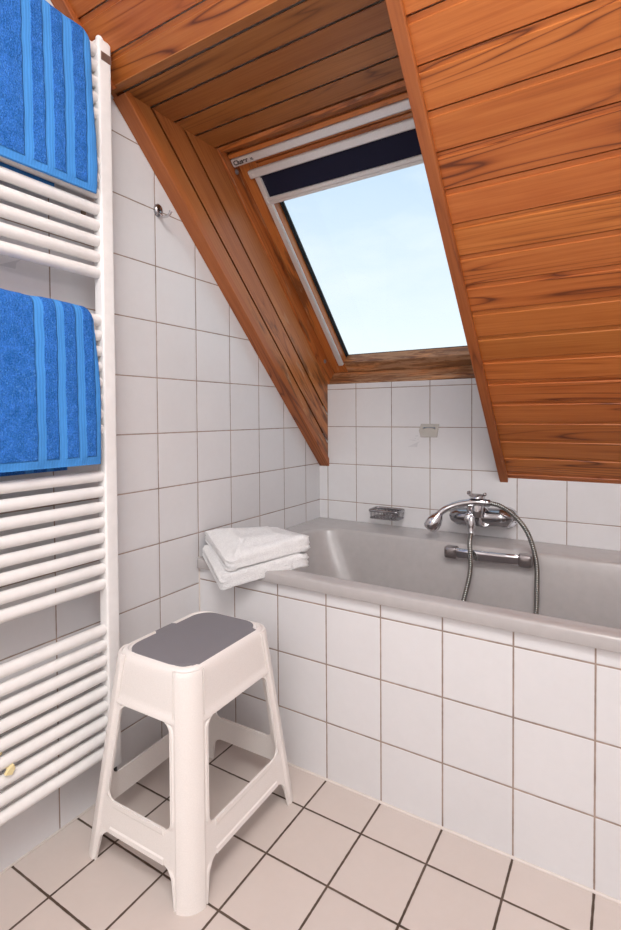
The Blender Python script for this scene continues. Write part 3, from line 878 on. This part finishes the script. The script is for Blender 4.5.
folded('folded_towel.001', [(.004, .014), (.182, -.080), (.350, .078), (.165, .160)], RZ + .0435, .042, 'upper of the two folded white towels stacked on the bath corner', 6.7, .26)

# ------------------------------------------------------------------ plastic stool
SC = Vector((.265, -.285)); SH = .438
stool = thing('step_stool', 'cream plastic bathroom stool with a grey top pad in front of the bath', 'stool', (SC.x, SC.y, 0))
def hxy(z):
    t = z / SH; return lerp(.1560, .1090, t), lerp(.1860, .1370, t)
def cxy(z):
    t = z / SH; return lerp(.247, .2605, t), lerp(-.270, -.284, t)
ZSK = .334; ST0, ST1 = .070, .134; TH = .0032
def srect(z, ins, r, n=10, zz=None):
    hx, hy = hxy(z); cx_, cy_ = cxy(z); return rrect(cx_, cy_, hx - ins, hy - ins, r, z if zz is None else zz, n)
m = MB(); r_ = .042
rg = [srect(ZSK, TH, r_ - TH), srect(ZSK, -.0022, r_), srect(ZSK + .009, -.0024, r_), srect(ZSK + .0125, 0, r_)]
for k in range(1, 8): rg.append(srect(lerp(ZSK + .0125, SH - .016, k / 7), 0, r_))
rg += [srect(SH - .008, .0012, r_), srect(SH - .003, .004, r_), srect(SH, .0085, r_ - .005), srect(SH, .0125, r_ - .008), srect(SH - .003, .0150, r_ - .010, zz=SH - .0035), srect(SH - .003, .06, .03, zz=SH - .0035), srect(SH - .003, .0935, .005, zz=SH - .0035)]
loft(m, rg, True, False, True)
ri = [srect(ZSK, TH, r_ - TH), srect(SH - .012, TH, r_ - TH), srect(SH - .010, .05, .03), srect(SH - .010, .09, .005)]
loft(m, ri, True, False, True)
m.build('seat', M_plastic, stool, 40)
# pad
PX, PY, PR, PE = .0885, .1270, .044, .1000
po = []
for i, q in enumerate(rrect(0, 0, PX, PY, PR, 0, 10)):
    if i == 0: po += [(PE, -.098), (PE, .094), (PX - .004, .099)]
    if q.x > PX - .012 : continue
    po.append((q.x, q.y))
    if i == 21: po += [(-PX, .030), (-PE, .026), (-PE, -.026), (-PX, -.030)]
po.append((PX - .004, -.103))
m = MB(); rg = []
for s, z in ((1, SH - .0037), (1, SH - .0002), (.99, SH + .0006)):
    rg.append([Vector((.2605 + x * s, -.284 + y * s, z)) for x, y in po])
loft(m, rg, True, True, True); m.build('top_pad', M_pad, stool, 30)
# legs
CC = .040
def leg_ring(sx, sy, z, inner):
    hx, hy = hxy(z); d = TH if inner else 0.0
    def flange(zz):
        if zz > ZSK - .001: return .0022
        f = .0105; rf = .020
        if zz > ST1: f = .0105 + (max(0, rf - math.sqrt(max(0, rf * rf - max(0, rf - (ZSK - zz)) ** 2))) if zz > ZSK - rf else 0) + (rf - math.sqrt(max(0, rf * rf - max(0, rf - (zz - ST1)) ** 2)) if zz < ST1 + rf else 0)
        elif zz >= ST0: f = .0105 + .020
        else:
            rf = .024; f = lerp(.003, .010, zz / ST0) + (rf - math.sqrt(max(0, rf * rf - max(0, rf - (ST0 - zz)) ** 2)) if zz > ST0 - rf else 0)
            f = min(f, .0305)
        return f
    f = flange(z)
    pts = []
    bump = .0042 if not inner else .0
    lip = (.0022 if not inner else 0) * (1 - sstep(ST0 - .012, ST0 - .001, z) * (1 - sstep(ST1 + .001, ST1 + .012, z)))
    top = sstep(SH + .001, SH - .012, z)
    A = [(CC + f, d - lip), (CC + max(f - .006, f * .4), d - lip), (CC + max(f - .0085, f * .25), d), (CC + .001, d)]
    for a, b in A: pts.append((a, b))
    rr = CC - d; K = 12
    for k in range(K + 1):
        th = PI / 2 * k / K
        e = bump * top * min(1, math.sin(th * 2) * 4)
        pts.append((CC - (rr + e) * math.sin(th), CC - (rr + e) * math.cos(th)))
    for a, b in A[::-1]: pts.append((b, a))
    out = []
    for a, b in pts:
        # a = distance from the corner along x side, b along y side
        cx_, cy_ = cxy(z); out.append(Vector((cx_ + sx * (hx - a), cy_ + sy * (hy - b), z)))
    return out
zs = [0, .004, .02, .034] + [ST0 - .024 + .024 * k / 8 for k in range(1, 9)] + [ST0 + .0001, lerp(ST0, ST1, .5), ST1 - .0001] + [ST1 + .02 * (k / 8) ** 1.5 for k in range(0, 9)] + [.19, .22, .26, .29] + [ZSK - .02 * (1 - k / 8) ** 1.5 for k in range(0, 8)] + [ZSK - .0012, ZSK, .36, .40, SH - .016, SH - .010, SH - .005]
zs = sorted(set(zs))
for sx, sy in ((1, -1), (-1, -1), (1, 1), (-1, 1)):
    m = MB(); ro = [leg_ring(sx, sy, z, False) for z in zs]; ri = [leg_ring(sx, sy, z, True) for z in zs]
    rings = [a + b[::-1] for a, b in zip(ro, ri)]
    loft(m, rings, True, False, False)
    n = len(rings[0]); h = n // 2
    for R in (rings[0], rings[-1]):
        m.add(R, [(k, k + 1, n - 2 - k, n - 1 - k) for k in range(h - 1)])
    m.build('leg', M_plastic, stool, 38)
# stretchers
F0 = CC + .0305
for side in range(4):
    m = MB(); rg = []
    pr = [(ST0, TH), (ST0, -.0022), (ST0 + .009, -.0022), (ST0 + .012, 0), (ST1 - .012, 0), (ST1 - .009, -.0022), (ST1, -.0022), (ST1, TH)]
    for e in (-1, 1):
        row = []
        for z, d in pr:
            hx, hy = hxy(z); cx_, cy_ = cxy(z)
            if side < 2:
                s = 1 if side else -1; row.append(Vector((cx_ + e * (hx - F0), cy_ + s * (hy - d), z)))
            else:
                s = 1 if side == 3 else -1; row.append(Vector((cx_ + s * (hx - d), cy_ + e * (hy - F0), z)))
        rg.append(row)
    loft(m, rg, True, True, True); m.build('stretcher', M_plastic, stool, 30)
finish(stool)
stool.rotation_euler.z = .025

# ------------------------------------------------------------------ sky, lights, camera
w = bpy.data.worlds.new('sky'); scene.world = w; w.use_nodes = True
t = w.node_tree; t.nodes.clear()
def wn(typ, **kw):
    nd = t.nodes.new(typ)
    for k, v in kw.items(): setattr(nd, k, v)
    return nd
tc = wn('ShaderNodeTexCoord'); sep = wn('ShaderNodeSeparateXYZ'); t.links.new(tc.outputs['Generated'], sep.inputs[0])
rp = wn('ShaderNodeValToRGB'); t.links.new(sep.outputs[2], rp.inputs[0])
rp.color_ramp.elements[0].position = .08; rp.color_ramp.elements[0].color = (.83, .90, .94, 1)
rp.color_ramp.elements[1].position = .48; rp.color_ramp.elements[1].color = (.50, .655, .85, 1)
mp = wn('ShaderNodeMapping'); t.links.new(tc.outputs['Generated'], mp.inputs[0]); mp.inputs['Scale'].default_value = (2.2, 2.2, 6)
nz = wn('ShaderNodeTexNoise'); t.links.new(mp.outputs[0], nz.inputs['Vector']); nz.inputs['Scale'].default_value = 1.4; nz.inputs['Detail'].default_value = 5; nz.inputs['Roughness'].default_value = .55
mr = wn('ShaderNodeMapRange'); t.links.new(nz.outputs['Fac'], mr.inputs[0])
for i, v in enumerate((.42, .75, 0, .75)): mr.inputs[1 + i].default_value = v
mx = wn('ShaderNodeMix', data_type='RGBA'); t.links.new(mr.outputs[0], mx.inputs[0]); t.links.new(rp.outputs[0], mx.inputs[6]); mx.inputs[7].default_value = (.84, .89, .93, 1)
bg = wn('ShaderNodeBackground'); t.links.new(mx.outputs[2], bg.inputs[0]); bg.inputs[1].default_value = 1.08
wo = wn('ShaderNodeOutputWorld'); t.links.new(bg.outputs[0], wo.inputs[0])

def area(name, loc, target, sx, sy, power, col):
    d = bpy.data.lights.new(name, 'AREA'); d.shape = 'RECTANGLE'; d.size = sx; d.size_y = sy; d.energy = power; d.color = col
    o = bpy.data.objects.new(name, d); COL.objects.link(o); o.location = loc
    o.rotation_euler = (Vector(target) - Vector(loc)).to_track_quat('-Z', 'Y').to_euler(); return o
area('ceiling_lamp', (1.30, -1.42, 2.40), (1.15, -1.42, 0), .8, .7, 35, (1.0, .982, .965))
area('rear_fill_light', (1.05, -2.42, 1.45), (.7, .3, .9), 1.2, 1.5, 16, (.98, .98, 1.0))  # added frontal fill in front of the closed rear wall, no window there

cam = bpy.data.cameras.new('camera'); co = bpy.data.objects.new('camera', cam); COL.objects.link(co)
yaw, pit, rol, fpx, v0 = .5528, -.0237, -.0066, 517.0, 428.4
cy, sy_ = math.cos(yaw), math.sin(yaw); cp, sp = math.cos(pit), math.sin(pit); cr, sr = math.cos(rol), math.sin(rol)
fw = Vector((-sy_, cy, 0)); rt = Vector((cy, sy_, 0)); up = Vector((0, 0, 1))
fw2 = fw * cp + up * sp; up2 = up * cp - fw * sp
rt3 = rt * cr + up2 * sr; up3 = up2 * cr - rt * sr
M = Matrix((rt3, up3, -fw2)).transposed().to_4x4(); M.translation = Vector((1.0873, -1.1263, .9299))
co.matrix_world = M
cam.sensor_fit = 'VERTICAL'; cam.sensor_height = 36; cam.lens = fpx / 930 * 36
cam.shift_y = -(465 - v0) / 930; cam.clip_start = .02
scene.camera = co
vs = scene.view_settings; vs.view_transform = 'Standard'; vs.look = 'None'; vs.exposure = 0.22; vs.gamma = 1.0; vs.use_curve_mapping = False
